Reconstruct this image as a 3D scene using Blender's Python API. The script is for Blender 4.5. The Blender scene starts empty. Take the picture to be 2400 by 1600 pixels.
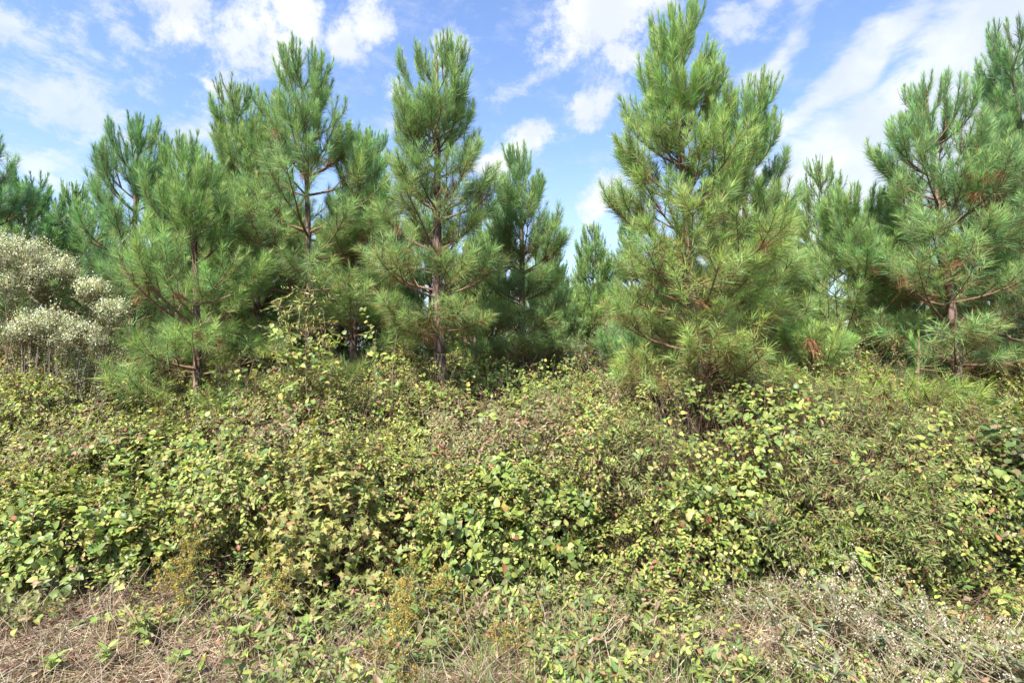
import bpy, math, random
import numpy as np
R = math.radians
S = bpy.context.scene
COL = S.collection

# ------------------------------------------------------------------ camera, world, sun
CAMZ, PITCH, F = 1.6, R(2.5), 1333.3           # F = focal length in pixels of a 2400 px wide picture
cd = bpy.data.cameras.new('camera'); cam = bpy.data.objects.new('camera', cd); COL.objects.link(cam)
cam.location = (0, 0, CAMZ); cam.rotation_euler = (R(90) + PITCH, 0, 0)
cd.lens = 20; cd.sensor_width = 36; cd.clip_start = 0.05; cd.clip_end = 5000
S.camera = cam
S.view_settings.view_transform = 'Standard'; S.view_settings.look = 'None'
S.view_settings.gamma = 1; S.view_settings.exposure = 1.5
SUN_EL, SUN_AZ = R(52), R(212)                 # azimuth clockwise from +Y: behind the camera, to its left
sd = bpy.data.lights.new('sun', 'SUN'); sd.energy = 4.3; sd.angle = R(0.53); sd.color = (1, 0.955, 0.88)
so = bpy.data.objects.new('sun', sd); COL.objects.link(so)
so.rotation_euler = (math.pi/2 - SUN_EL, 0, math.pi - SUN_AZ)
def ray(px, py):
    u, v = (px - 1200)/F, (800 - py)/F
    d = np.array([u, math.cos(PITCH) - v*math.sin(PITCH), math.sin(PITCH) + v*math.cos(PITCH)])
    return d/np.linalg.norm(d)
def at(px, py, Y):
    d = ray(px, py); return np.array([0, 0, CAMZ]) + d*(Y/d[1])

W = bpy.data.worlds.new("World"); S.world = W; W.use_nodes = True
nt = W.node_tree; nt.nodes.clear()
def N(t, **k):
    n = nt.nodes.new(t)
    for a, b in k.items(): setattr(n, a, b)
    return n
L = lambda a, b: nt.links.new(a, b)
def M(op, a, b=None, c=None, clamp=False):
    n = N('ShaderNodeMath', operation=op); n.use_clamp = clamp
    for i, q in enumerate((a, b, c)):
        if q is None: continue
        if isinstance(q, (int, float)): n.inputs[i].default_value = q
        else: L(q, n.inputs[i])
    return n.outputs[0]
def ramp01(x, lo, hi):
    n = N('ShaderNodeMapRange', interpolation_type='SMOOTHSTEP'); L(x, n.inputs[0])
    n.inputs[1].default_value = lo; n.inputs[2].default_value = hi; return n.outputs[0]
sky = N('ShaderNodeTexSky', sky_type='NISHITA'); sky.sun_disc = False
sky.sun_elevation = SUN_EL; sky.sun_rotation = SUN_AZ; sky.air_density = 1.0; sky.dust_density = 0.6; sky.ozone_density = 2.2
tc = N('ShaderNodeTexCoord'); G = tc.outputs['Generated']
sx = N('ShaderNodeSeparateXYZ'); L(G, sx.inputs[0])
az = M('ARCTAN2', sx.outputs[0], sx.outputs[1]); el = M('ARCSINE', sx.outputs[2])
cb_ = N('ShaderNodeCombineXYZ'); L(az, cb_.inputs[0]); L(el, cb_.inputs[1])
def noise(vec, scale, detail, rough, dist=0.0, col=False):
    n = N('ShaderNodeTexNoise'); L(vec, n.inputs['Vector']); n.inputs['Scale'].default_value = scale
    n.inputs['Detail'].default_value = detail; n.inputs['Roughness'].default_value = rough; n.inputs['Distortion'].default_value = dist
    return n.outputs['Color' if col else 'Fac']
w1 = noise(G, 3.2, 5, 0.6, col=True)
sub = N('ShaderNodeVectorMath', operation='SUBTRACT'); L(w1, sub.inputs[0]); sub.inputs[1].default_value = (.5, .5, .5)
scl = N('ShaderNodeVectorMath', operation='SCALE'); L(sub.outputs[0], scl.inputs[0]); scl.inputs['Scale'].default_value = 0.18
add = N('ShaderNodeVectorMath', operation='ADD'); L(cb_.outputs[0], add.inputs[0]); L(scl.outputs[0], add.inputs[1])
AE = add.outputs[0]
def angs(px, py):
    d = ray(px, py); return math.atan2(d[0], d[1]), math.asin(d[2])
def blob(px, py, rx, ry, rot, gain=1.0):       # an elliptical patch of cloud at a bearing and height, radii in degrees
    a, e = angs(px, py)
    m = N('ShaderNodeMapping', vector_type='TEXTURE'); L(AE, m.inputs['Vector'])
    m.inputs['Location'].default_value = (a, e, 0); m.inputs['Rotation'].default_value = (0, 0, R(rot)); m.inputs['Scale'].default_value = (R(rx), R(ry), 1)
    ln = N('ShaderNodeVectorMath', operation='LENGTH'); L(m.outputs[0], ln.inputs[0])
    v = M('SUBTRACT', 1.0, ln.outputs['Value'])
    return M('MULTIPLY', v, gain) if gain != 1 else v
def union(bl):
    o = bl[0]
    for b in bl[1:]: o = M('SMOOTH_MAX', o, b, 0.12)
    return o
puffs = union([blob(*b) for b in [
    (560, 100, 7.5, 4.2, -8), (430, 15, 5.5, 3.2, -35), (700, 75, 4.0, 2.4, -10), (500, 175, 4, 1.6, -15), (820, 110, 2.6, 2.2, -40), (880, 60, 2.6, 2.4, -20),
    (940, 190, 1.6, 1.6, -40), (1072, 95, 1.9, 1.9, -20), (1400, 80, 6.6, 4.6, 20), (1480, 10, 5, 4, 30), (1440, 160, 3.2, 2.4, 0), (1255, 340, 6.0, 2.2, 22), (1160, 390, 3.6, 1.6, 20),
    (1400, 275, 3.2, 1.8, 30), (1400, 485, 3.6, 2.2, 25), (1290, 545, 2.2, 1.2, 0), (1180, 620, 6, 1.6, 0), (30, 520, 9, 2.2, 0), (700, 640, 12, 2.0, 0)]])
sheet = union([blob(*b) for b in [(2080, 360, 22, 6.6, 34), (2300, 120, 14, 4.6, 30), (1850, 470, 11, 4.0, 24), (1960, 190, 11, 1.5, 36, .7), (1790, 150, 5, 1.2, 45, .6), (2250, 420, 14, 8, 20)]])
thin = union([blob(*b) for b in [(180, 230, 15, 6.5, -8), (60, 90, 12, 3.2, -20), (330, 330, 10, 3.2, 10), (120, 380, 12, 3, 0), (250, 20, 7, 2, -30), (1750, 30, 8, 2.4, 30), (1250, 200, 6, 1.4, 20), (1000, 300, 5, 1.0, 0)]])
f1 = noise(G, 8.0, 9, 0.70, 0.1)
mp = N('ShaderNodeMapping'); L(cb_.outputs[0], mp.inputs['Vector']); mp.inputs['Rotation'].default_value = (0, 0, R(-33)); mp.inputs['Scale'].default_value = (5, 13, 1)
f2 = noise(mp.outputs[0], 1.6, 9, 0.66, 0.35)
mp2 = N('ShaderNodeMapping'); L(cb_.outputs[0], mp2.inputs['Vector']); mp2.inputs['Rotation'].default_value = (0, 0, R(20)); mp2.inputs['Scale'].default_value = (13, 20, 1)
f3 = noise(mp2.outputs[0], 1.0, 9, 0.68, 0.2)
d1 = ramp01(M('ADD', puffs, M('MULTIPLY', M('SUBTRACT', f1, .5), 3.6)), -0.02, 0.72)
d2 = ramp01(M('ADD', sheet, M('MULTIPLY', M('SUBTRACT', f2, .5), 1.9)), -0.34, 0.50)
d3 = M('MULTIPLY', ramp01(M('ADD', thin, M('MULTIPLY', M('SUBTRACT', f3, .5), 5.0)), 0.05, 1.3), 0.66)
d2 = M('MULTIPLY', d2, 0.84)
wide = M('MULTIPLY', ramp01(M('MULTIPLY', f3, f2), 0.22, 0.42), 0.30)       # faint veil over the rest of the sky
hz = M('MULTIPLY', ramp01(el, 0.42, -0.02), 0.5)                              # paler air low down
dens = M('MAXIMUM', M('MAXIMUM', M('MAXIMUM', d1, d2), M('MAXIMUM', d3, wide)), hz, clamp=True)
up = noise(G, 11, 4, 0.55)
cr = N('ShaderNodeMixRGB'); L(ramp01(up, .35, .7), cr.inputs[0]); cr.inputs[1].default_value = (2.6, 2.8, 3.15, 1); cr.inputs[2].default_value = (3.4, 3.45, 3.55, 1)
gn = N('ShaderNodeMixRGB', blend_type='MULTIPLY'); gn.inputs[0].default_value = 1; L(sky.outputs[0], gn.inputs[1]); gn.inputs[2].default_value = (0.86, 0.87, 0.97, 1)
mx = N('ShaderNodeMixRGB'); L(dens, mx.inputs[0]); L(gn.outputs[0], mx.inputs[1]); L(cr.outputs[0], mx.inputs[2])
bg = N('ShaderNodeBackground'); bg.inputs['Strength'].default_value = 0.118; L(mx.outputs[0], bg.inputs['Color'])
ow = N('ShaderNodeOutputWorld'); L(bg.outputs[0], ow.inputs['Surface'])

# ------------------------------------------------------------------ materials
def newmat(name):
    m = bpy.data.materials.new(name); m.use_nodes = True; t = m.node_tree; t.nodes.clear(); return m, t
def leafmat(name, rough=0.45, spec=0.35, trans=0.32, tt=(1.5, 1.45, 0.6)):
    m, t = newmat(name); n = t.nodes; l = t.links
    a = n.new('ShaderNodeAttribute'); a.attribute_name = 'col'
    p = n.new('ShaderNodeBsdfPrincipled'); p.inputs['Roughness'].default_value = rough; p.inputs['Specular IOR Level'].default_value = spec
    l.new(a.outputs['Color'], p.inputs['Base Color'])
    o = n.new('ShaderNodeOutputMaterial')
    tr = n.new('ShaderNodeBsdfTranslucent')
    g = n.new('ShaderNodeMixRGB'); g.blend_type = 'MULTIPLY'; g.inputs[0].default_value = 1; l.new(a.outputs['Color'], g.inputs[1]); g.inputs[2].default_value = (*tt, 1)
    l.new(g.outputs[0], tr.inputs['Color'])
    mi = n.new('ShaderNodeMixShader'); mi.inputs[0].default_value = trans
    l.new(p.outputs[0], mi.inputs[1]); l.new(tr.outputs[0], mi.inputs[2]); l.new(mi.outputs[0], o.inputs['Surface'])
    return m
def barkmat(name, c1, c2, scale, stretch=0.25, bump=0.6):
    m, t = newmat(name); n = t.nodes; l = t.links
    tc = n.new('ShaderNodeTexCoord'); mp = n.new('ShaderNodeMapping'); mp.inputs['Scale'].default_value = (1, 1, stretch); l.new(tc.outputs['Object'], mp.inputs[0])
    v = n.new('ShaderNodeTexVoronoi'); v.feature = 'DISTANCE_TO_EDGE'; v.inputs['Scale'].default_value = scale; l.new(mp.outputs[0], v.inputs['Vector'])
    z = n.new('ShaderNodeTexNoise'); z.inputs['Scale'].default_value = scale*1.3; z.inputs['Detail'].default_value = 6; l.new(mp.outputs[0], z.inputs['Vector'])
    r = n.new('ShaderNodeMapRange'); r.inputs[2].default_value = 0.2; l.new(v.outputs['Distance'], r.inputs[0])
    mm = n.new('ShaderNodeMath'); mm.operation = 'MULTIPLY'; l.new(r.outputs[0], mm.inputs[0]); l.new(z.outputs['Fac'], mm.inputs[1])
    x = n.new('ShaderNodeMixRGB'); l.new(mm.outputs[0], x.inputs[0]); x.inputs[1].default_value = (*c1, 1); x.inputs[2].default_value = (*c2, 1)
    p = n.new('ShaderNodeBsdfPrincipled'); p.inputs['Roughness'].default_value = 0.9; p.inputs['Specular IOR Level'].default_value = 0.15; l.new(x.outputs[0], p.inputs['Base Color'])
    b = n.new('ShaderNodeBump'); b.inputs['Strength'].default_value = bump; b.inputs['Distance'].default_value = 0.012; l.new(mm.outputs[0], b.inputs['Height']); l.new(b.outputs[0], p.inputs['Normal'])
    o = n.new('ShaderNodeOutputMaterial'); l.new(p.outputs[0], o.inputs['Surface']); return m
def groundmat():
    m, t = newmat('forest_soil'); n = t.nodes; l = t.links
    tc = n.new('ShaderNodeTexCoord')
    z = n.new('ShaderNodeTexNoise'); z.inputs['Scale'].default_value = 2.3; z.inputs['Detail'].default_value = 10; z.inputs['Roughness'].default_value = .75; l.new(tc.outputs['Object'], z.inputs['Vector'])
    z2 = n.new('ShaderNodeTexNoise'); z2.inputs['Scale'].default_value = 55; z2.inputs['Detail'].default_value = 6; l.new(tc.outputs['Object'], z2.inputs['Vector'])
    r = n.new('ShaderNodeValToRGB'); e = r.color_ramp.elements; e[0].position = .3; e[0].color = (.045, .028, .018, 1); e[1].position = .72; e[1].color = (.21, .145, .10, 1)
    k = e.new(.5); k.color = (.12, .075, .045, 1)
    mm = n.new('ShaderNodeMath'); mm.operation = 'MULTIPLY_ADD'; l.new(z2.outputs['Fac'], mm.inputs[0]); mm.inputs[1].default_value = .5; 
    m2 = n.new('ShaderNodeMath'); m2.operation = 'MULTIPLY'; l.new(z.outputs['Fac'], m2.inputs[0]); m2.inputs[1].default_value = .55; l.new(m2.outputs[0], mm.inputs[2]); l.new(mm.outputs[0], r.inputs[0])
    p = n.new('ShaderNodeBsdfPrincipled'); p.inputs['Roughness'].default_value = .95; p.inputs['Specular IOR Level'].default_value = .1; l.new(r.outputs[0], p.inputs['Base Color'])
    b = n.new('ShaderNodeBump'); b.inputs['Strength'].default_value = .9; b.inputs['Distance'].default_value = .03; l.new(z2.outputs['Fac'], b.inputs['Height']); l.new(b.outputs[0], p.inputs['Normal'])
    o = n.new('ShaderNodeOutputMaterial'); l.new(p.outputs[0], o.inputs['Surface']); return m
MAT = dict(
    needle=leafmat('pine_needles', .50, .30, .30, (1.15, 1.35, .85)), leaf=leafmat('broad_leaves', .50, .28, .32), glossy=leafmat('glossy_leaves', .42, .32, .32),
    dry=leafmat('dry_stalks', .8, .15, .15), flower=leafmat('flower_fluff', .9, .05, .30),
    bark=barkmat('pine_bark', (.05, .034, .027), (.42, .29, .22), 26), limb=barkmat('limb_bark', (.10, .06, .04), (.40, .25, .16), 60, .4, .3),
    twig=barkmat('twig_bark', (.10, .075, .06), (.34, .28, .23), 80, .3, .3), soil=groundmat())

# ------------------------------------------------------------------ mesh collecting
rng = np.random.default_rng(7)
def reseed(s):
    global rng; rng = np.random.default_rng(s); random.seed(s)
U = lambda a, b, n=None: rng.uniform(a, b, n)
def nrm(v): return v/np.maximum(np.linalg.norm(v, axis=-1, keepdims=True), 1e-9)
class MB:
    def __init__(s): s.v = []; s.l = []; s.t = []; s.c = []; s.n = 0
    def add(s, v, loops, tot, c):
        s.v.append(v.reshape(-1, 3)); s.l.append(loops.ravel() + s.n); s.t.append(tot.ravel()); s.c.append(np.broadcast_to(c, v.shape).reshape(-1, 3)); s.n += s.v[-1].shape[0]
    def inst(s, tv, tf, Rm, P, c, tcol=None):   # template -> K copies ; Rm (K,3,3) columns are axes ; c (K,3)
        K = len(P); n = len(tv)
        if K == 0: return
        v = np.einsum('kij,nj->kni', Rm, tv) + P[:, None]
        lp = np.concatenate([np.array(f) for f in tf]); tt = np.array([len(f) for f in tf])
        loops = lp[None] + (np.arange(K)*n)[:, None]
        cc = np.repeat(c[:, None], n, 1)
        if tcol is not None:
            cc = cc*tcol[None]*(1+rng.normal(0, .07, (K, n, 1))); b = rng.random(K) < .14      # browned tips and margins
            far = tv[:, 1] > U(.55, .95); cc[np.ix_(b, far)] = cc[np.ix_(b, far)]*np.array([1.15, .72, .62])
        s.add(v, loops, np.tile(tt, K), cc)
    def tubes(s, P, r, c, sides=3):              # P (K,M,3), r (K,M), c (3,) or (K,3)
        K, Mn, _ = P.shape
        if K == 0: return
        T = nrm(np.gradient(P, axis=1)); ref = np.where(np.abs(T[..., 2:3]) > .9, [[1., 0, 0]], [[0, 0, 1.]])
        A = nrm(np.cross(T, ref)); B = np.cross(T, A)
        th = np.arange(sides)*2*np.pi/sides
        v = P[:, :, None] + r[..., None, None]*(A[:, :, None]*np.cos(th)[:, None] + B[:, :, None]*np.sin(th)[:, None])
        i, j = np.meshgrid(np.arange(Mn-1), np.arange(sides), indexing='ij'); j2 = (j+1) % sides
        q = np.stack([i*sides+j, i*sides+j2, (i+1)*sides+j2, (i+1)*sides+j], -1).reshape(-1)
        loops = q[None] + (np.arange(K)*Mn*sides)[:, None]
        c = np.asarray(c, float); cc = np.broadcast_to(c[:, None, None, :] if c.ndim == 2 else c, v.shape)
        s.add(v, loops, np.full(K*(Mn-1)*sides, 4), cc)
    def build(s, name, mat, parent=None, loc=(0, 0, 0), smooth=False):
        me = bpy.data.meshes.new(name); v = np.concatenate(s.v) - np.array(loc); l = np.concatenate(s.l); t = np.concatenate(s.t); c = np.concatenate(s.c)
        me.vertices.add(len(v)); me.vertices.foreach_set('co', v.astype(np.float32).ravel())
        me.loops.add(len(l)); me.loops.foreach_set('vertex_index', l.astype(np.int32))
        me.polygons.add(len(t)); st = np.concatenate([[0], np.cumsum(t)[:-1]])
        me.polygons.foreach_set('loop_start', st.astype(np.int32)); me.polygons.foreach_set('loop_total', t.astype(np.int32))
        if smooth: me.polygons.foreach_set('use_smooth', np.ones(len(t), bool))
        me.update(calc_edges=True)
        a = me.color_attributes.new('col', 'FLOAT_COLOR', 'POINT'); a.data.foreach_set('color', np.concatenate([np.clip(c, 0, 1), np.ones((len(c), 1))], 1).astype(np.float32).ravel())
        me.materials.append(MAT[mat]); o = bpy.data.objects.new(name, me); COL.objects.link(o); o.location = loc if parent is None else (0, 0, 0)
        if parent is not None: o.parent = parent
        return o
def tag(o, label=None, cat=None, group=None, kind=None):
    for k, v in (('label', label), ('category', cat), ('group', group), ('kind', kind)):
        if v: o[k] = v
    return o
def empty(name, loc, label, cat, group=None):
    o = bpy.data.objects.new(name, None); COL.objects.link(o); o.location = loc; o.empty_display_size = .2
    return tag(o, label, cat, group)

# value noise over the ground plane
_g = np.random.default_rng(3).random((256, 256))
def vn(x, y, s):
    x = np.asarray(x)*s + 100; y = np.asarray(y)*s + 100
    i = np.floor(x).astype(int); j = np.floor(y).astype(int); a = x-i; b = y-j; a = a*a*(3-2*a); b = b*b*(3-2*b)
    g = lambda p, q: _g[p % 256, q % 256]
    return (g(i, j)*(1-a)+g(i+1, j)*a)*(1-b)+(g(i, j+1)*(1-a)+g(i+1, j+1)*a)*b
def ss(a, b, x): t = np.clip((x-a)/(b-a), 0, 1); return t*t*(3-2*t)
def gz(x, y): return .48*ss(3.6, 7.8, y) + .10*(vn(x, y, .8)-.5) + .05*(vn(x, y, 2.9)-.5)
def front(x): return 4.30 + .30*(vn(x, x*0+3, .55)-.5)*2 + .30*(vn(x, x*0, 1.9)-.5) - .35*ss(.2, 2.0, x)
HOL = [(390, 1235, 4.55, .42, .30), (845, 1290, 4.25, .20, .26), (1330, 1370, 4.1, .22, .16), (1760, 1385, 3.95, .30, .20), (2340, 1245, 4.3, .34, .26), (1560, 1340, 4.1, .26, .16), (950, 1240, 4.4, .2, .2)]
HOL = [(at(a, b, c)[0], c, d, e) for a, b, c, d, e in HOL]
def hollow(x, y):
    o = np.zeros(np.shape(x))
    for a, b, c, d in HOL: o = np.maximum(o, 1-ss(.6, 1.15, np.hypot((x-a)/c, (y-b)/d)))
    return o
def cover(x, y):                                  # height of the creeper tangle above the ground
    f = front(x); low = .05 + .10*vn(x+9, y, 2.2) + .10*ss(-.6, 1., x)
    return low + ss(f-.05, f+.55, y)*(.38 + .26*ss(f, f+2., y) + .36*vn(x, y, 1.2) + .42*(vn(x+4, y+9, 2.6)-.2))*(1-.85*hollow(x, y)) - .12*ss(6.8, 8, y)

# ------------------------------------------------------------------ leaves
def leaf_t(w, prof, fold=.18, droop=.12, ys=None):
    ys = np.linspace(0, 1, len(prof)+2)[1:-1] if ys is None else ys; v = [(0, 0, 0)]; mid = []; lf = []; rt = []
    for y, p in zip(ys, prof):
        mid.append(len(v)); v.append((0, y, -droop*y*y)); lf.append(len(v)); v.append((-w*p, y-.02, fold*w*p*2-droop*y*y)); rt.append(len(v)); v.append((w*p, y-.02, fold*w*p*2-droop*y*y))
    tip = len(v); v.append((0, 1, -droop)); f = [[0, mid[0], lf[0]], [0, rt[0], mid[0]]]
    for a in range(len(prof)-1): f += [[mid[a], mid[a+1], lf[a+1], lf[a]], [mid[a], rt[a], rt[a+1], mid[a+1]]]
    f += [[mid[-1], tip, lf[-1]], [mid[-1], rt[-1], tip]]
    v = np.array(v, float); tcl = np.ones((len(v), 3)); tcl[0] = 1.25; tcl[mid] = 1.18; tcl[tip] = .9
    return v, f, tcl
T_OVAL = leaf_t(.28, (.74, 1, .66), ys=(.14, .46, .80)); T_LONG = leaf_t(.19, (.75, 1, .55), ys=(.15, .45, .8)); T_NARROW = leaf_t(.10, (1,), .1, .1)
T_HEART = leaf_t(.40, (.62, 1., .90, .42), .14, .25, (.03, .26, .56, .84)); T_BIG = leaf_t(.25, (.7, 1., .75), .15, .3)
def maple():
    pts = [(0, 0), (.30, -.02), (.22, .15), (.52, .42), (.24, .42), (.18, .58), (0, 1), (-.18, .58), (-.24, .42), (-.52, .42), (-.22, .15), (-.30, -.02)]
    v = np.array([(0, .3, .0)] + [(x, y, .12*abs(x)-.15*y*y) for x, y in pts]); n = len(pts)
    t = np.ones((n+1, 3)); t[0] = 1.15; return v, [[0, 1+i, 1+(i+1) % n] for i in range(n)], t
T_MAPLE = maple()
def lin(*c): return np.array(c, float)
# colours: lists of (weight, rgb)
PAL = dict(
    honey=[(5, (.24, .30, .065)), (4, (.34, .38, .09)), (3, (.12, .18, .045)), (1.8, (.38, .38, .12)), (1.1, (.30, .26, .13)), (.5, (.38, .19, .10)), (.9, (.19, .13, .075))],
    green=[(6, (.19, .26, .060)), (5, (.27, .325, .075)), (4, (.12, .175, .05)), (1.4, (.38, .37, .11)), (.5, (.42, .31, .09)), (.15, (.33, .14, .08))],
    bramble=[(5, (.19, .215, .08)), (3, (.27, .255, .12)), (2, (.28, .17, .105)), (1.2, (.34, .27, .17)), (1.5, (.12, .16, .05)), (.4, (.38, .16, .11))],
    narrow=[(5, (.15, .20, .052)), (4, (.22, .26, .07)), (2, (.09, .13, .038)), (1.5, (.28, .25, .11)), (.4, (.30, .14, .06))],
    maple=[(5, (.33, .34, .11)), (4, (.26, .29, .085)), (2.5, (.42, .35, .14)), (.5, (.44, .25, .14)), (.15, (.46, .15, .12)), (2.5, (.16, .21, .06))],
    dark=[(5, (.09, .14, .045)), (4, (.13, .18, .055)), (2, (.22, .25, .08)), (1, (.22, .16, .08))],  # right-edge bush only: its shade is put into these darker leaf colours
    sage=[(5, (.20, .23, .13)), (4, (.27, .29, .18)), (2, (.13, .15, .075)), (1, (.30, .25, .15))],
    white=[(5, (.78, .78, .66)), (4, (.66, .68, .52)), (2, (.42, .46, .28)), (1.5, (.28, .34, .15))],
    weed=[(5, (.15, .22, .065)), (4, (.22, .28, .085)), (3, (.30, .30, .11)), (2, (.32, .24, .14)), (1, (.10, .15, .05))],
    under=[(5, (.07, .12, .04)), (4, (.11, .16, .05)), (2, (.20, .21, .07)), (2, (.17, .09, .05)), (1, (.28, .24, .09))],
    litter=[(4, (.23, .13, .08)), (4, (.30, .20, .13)), (2, (.14, .08, .05)), (1, (.38, .19, .10))],
    straw=[(5, (.40, .315, .215)), (4, (.30, .215, .145)), (4, (.17, .115, .078)), (3, (.52, .44, .32)), (1, (.22, .23, .09))],
    gold=[(5, (.46, .34, .09)), (4, (.38, .29, .10)), (2, (.60, .43, .06)), (3, (.25, .20, .09)), (2, (.22, .24, .09))],
    tan=[(5, (.54, .47, .37)), (4, (.44, .38, .28)), (2, (.64, .57, .46)), (2, (.32, .30, .17))])
def pick(pal, n, jit=.16):
    w = np.array([a for a, _ in PAL[pal]]); c = np.array([b for _, b in PAL[pal]])
    i = rng.choice(len(w), n, p=w/w.sum()); o = c[i]*(1 + rng.normal(0, jit, (n, 1)))*(.87 if pal not in ('white', 'tan', 'straw', 'gold') else 1)
    return np.clip(o*(1 + rng.normal(0, .06, (n, 3))), .005, .85)
def frames(fwd, nor):
    f = nrm(fwd); s = nrm(np.cross(f, nor)); n = np.cross(s, f); return np.stack([s, f, n], -1)
SPEC = dict(  # template, leaf size, leaves per sprig, sprig length, palette, material
    honey=(T_OVAL, .038, 11, .21, 'honey', 'leaf'), green=(T_HEART, .064, 6, .26, 'green', 'glossy'), bramble=(T_LONG, .046, 10, .22, 'bramble', 'leaf'),
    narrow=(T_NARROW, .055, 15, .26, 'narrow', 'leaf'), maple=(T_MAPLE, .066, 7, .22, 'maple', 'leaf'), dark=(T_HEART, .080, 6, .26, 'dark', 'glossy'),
    sage=(T_LONG, .030, 14, .22, 'sage', 'leaf'), weed=(T_LONG, .05, 7, .13, 'weed', 'leaf'), under=(T_OVAL, .06, 8, .25, 'under', 'leaf'), oak=(T_NARROW, .075, 11, .3, 'maple', 'leaf'))
def sprigs(mb, st, P, D, Nn, sp, size=1.0, stemcol=(.16, .10, .065)):
    """K leafy shoots: P base (K,3), D direction, Nn facing normal. Leaves to mb, shoots to st."""
    T, ls, J, sl, pal, _ = SPEC[sp]; K = len(P)
    if K == 0: return
    D = nrm(D); Ln = sl*U(.6, 1.3, (K, 1))*size
    Nn = nrm(Nn); side = nrm(np.cross(D, Nn)); bend = U(-.25, .35, (K, 1))
    t = np.linspace(.12, 1, J)[None, :, None] + U(-.04, .04, (K, J, 1))
    pos = P[:, None] + D[:, None]*Ln[:, None]*t + (Nn*bend*Ln)[:, None]*t**2 - np.array([0, 0, 1.])*Ln[:, None]*.18*t**2
    sg = np.where((np.arange(J) % 2) == 0, 1., -1.)[None, :, None]
    fw = D[:, None]*U(.2, .9, (K, J, 1)) + side[:, None]*sg*U(.6, 1.1, (K, J, 1)) + Nn[:, None]*U(-.3, .35, (K, J, 1)) + rng.normal(0, .22, (K, J, 3))
    nr = Nn[:, None] + np.array([0, 0, .55]) + rng.normal(0, .42, (K, J, 3))
    fw = fw.reshape(-1, 3); nr = nr.reshape(-1, 3)
    fr = frames(fw, nr); s = ls*size*U(.6, 1.3, (K, J))*(1.05-.35*np.linspace(0, 1, J)[None])
    tone = np.repeat(1 + rng.normal(0, .12, (K, 1)), J, 1).reshape(-1, 1)
    mb.inst(T[0], T[1], fr*s.reshape(-1, 1, 1), pos.reshape(-1, 3), pick(pal, K*J)*tone, T[2])
    if st is not None:
        tt = np.linspace(-.35, 1, 4)[None, :, None]
        sp_ = P[:, None] + D[:, None]*Ln[:, None]*tt + (Nn*bend*Ln)[:, None]*tt**2*np.sign(tt) - np.array([0, 0, 1.])*Ln[:, None]*.18*tt**2
        st.tubes(sp_, np.tile(np.array([.0022, .0018, .0014, .0008]), (K, 1))*size, np.asarray(stemcol)*U(.7, 1.5, (K, 1)))

# ------------------------------------------------------------------ ground
def make_ground():
    xs = np.unique(np.concatenate([np.linspace(-9, 9, 150), np.array([-1500, -600, -200, -80, -40, -20, -14, 14, 20, 40, 80, 200, 600, 1500.])]))
    ys = np.unique(np.concatenate([np.linspace(-1, 14, 130), np.array([-1500, -300, -60, -10, 18, 25, 40, 80, 200, 600, 1500.])]))
    X, Y = np.meshgrid(xs, ys, indexing='ij'); Z = gz(X, Y); mb = MB(); ny = len(ys)
    i, j = np.meshgrid(np.arange(len(xs)-1), np.arange(ny-1), indexing='ij')
    q = np.stack([i*ny+j, (i+1)*ny+j, (i+1)*ny+j+1, i*ny+j+1], -1).reshape(-1)
    mb.add(np.stack([X, Y, Z], -1).reshape(-1, 3), q, np.full(len(q)//4, 4), np.array([.2, .15, .1]))
    tag(mb.build('ground', 'soil', smooth=True), kind='structure')
make_ground()

# ------------------------------------------------------------------ pines
def needles(mb, P, A, ln, spread, col, w=.0030, up=.0):
    """P (n,3) points on shoots, A (n,3) shoot axes, ln (n,), spread (n,) angle to the axis."""
    n = len(P)
    rnd = nrm(rng.normal(0, 1, (n, 3))); perp = nrm(np.cross(A, rnd))
    d = A*np.cos(spread)[:, None] + perp*np.sin(spread)[:, None]; d[:, 2] += up; d = nrm(d)
    sd_ = nrm(np.cross(d, nrm(rng.normal(0, 1, (n, 3)))))
    bend = (A*U(-.05, .28, (n, 1)) + np.array([0, 0, -1.])*U(.0, .22, (n, 1)))
    mid = P + d*(ln*.5)[:, None] + bend*(ln*.12)[:, None]; tip = P + d*ln[:, None] + bend*(ln*.55)[:, None]
    hw = (sd_*w*.5*U(.8, 1.3, (n, 1)))
    v = np.stack([P-hw, P+hw, mid+hw, mid-hw, tip], 1)
    loops = np.array([0, 1, 2, 3, 3, 2, 4])[None] + (np.arange(n)*5)[:, None]
    c = np.repeat(col[:, None], 5, 1)*np.array([1.0, 1.0, 1., 1., 1.12])[None, :, None]
    mb.add(v, loops, np.tile([4, 3], n), c)
def curve_branch(p0, azm, e0, e1, Ln, m=8, wob=.05):
    s = np.linspace(0, 1, m); e = e0 + (e1-e0)*s**1.4; a = azm + np.cumsum(rng.normal(0, wob, m))
    d = np.stack([np.sin(a)*np.cos(e), np.cos(a)*np.cos(e), np.sin(e)], -1)
    p = np.vstack([p0, p0 + np.cumsum(d[:-1], 0)*Ln/(m-1)]); return p, d
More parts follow.
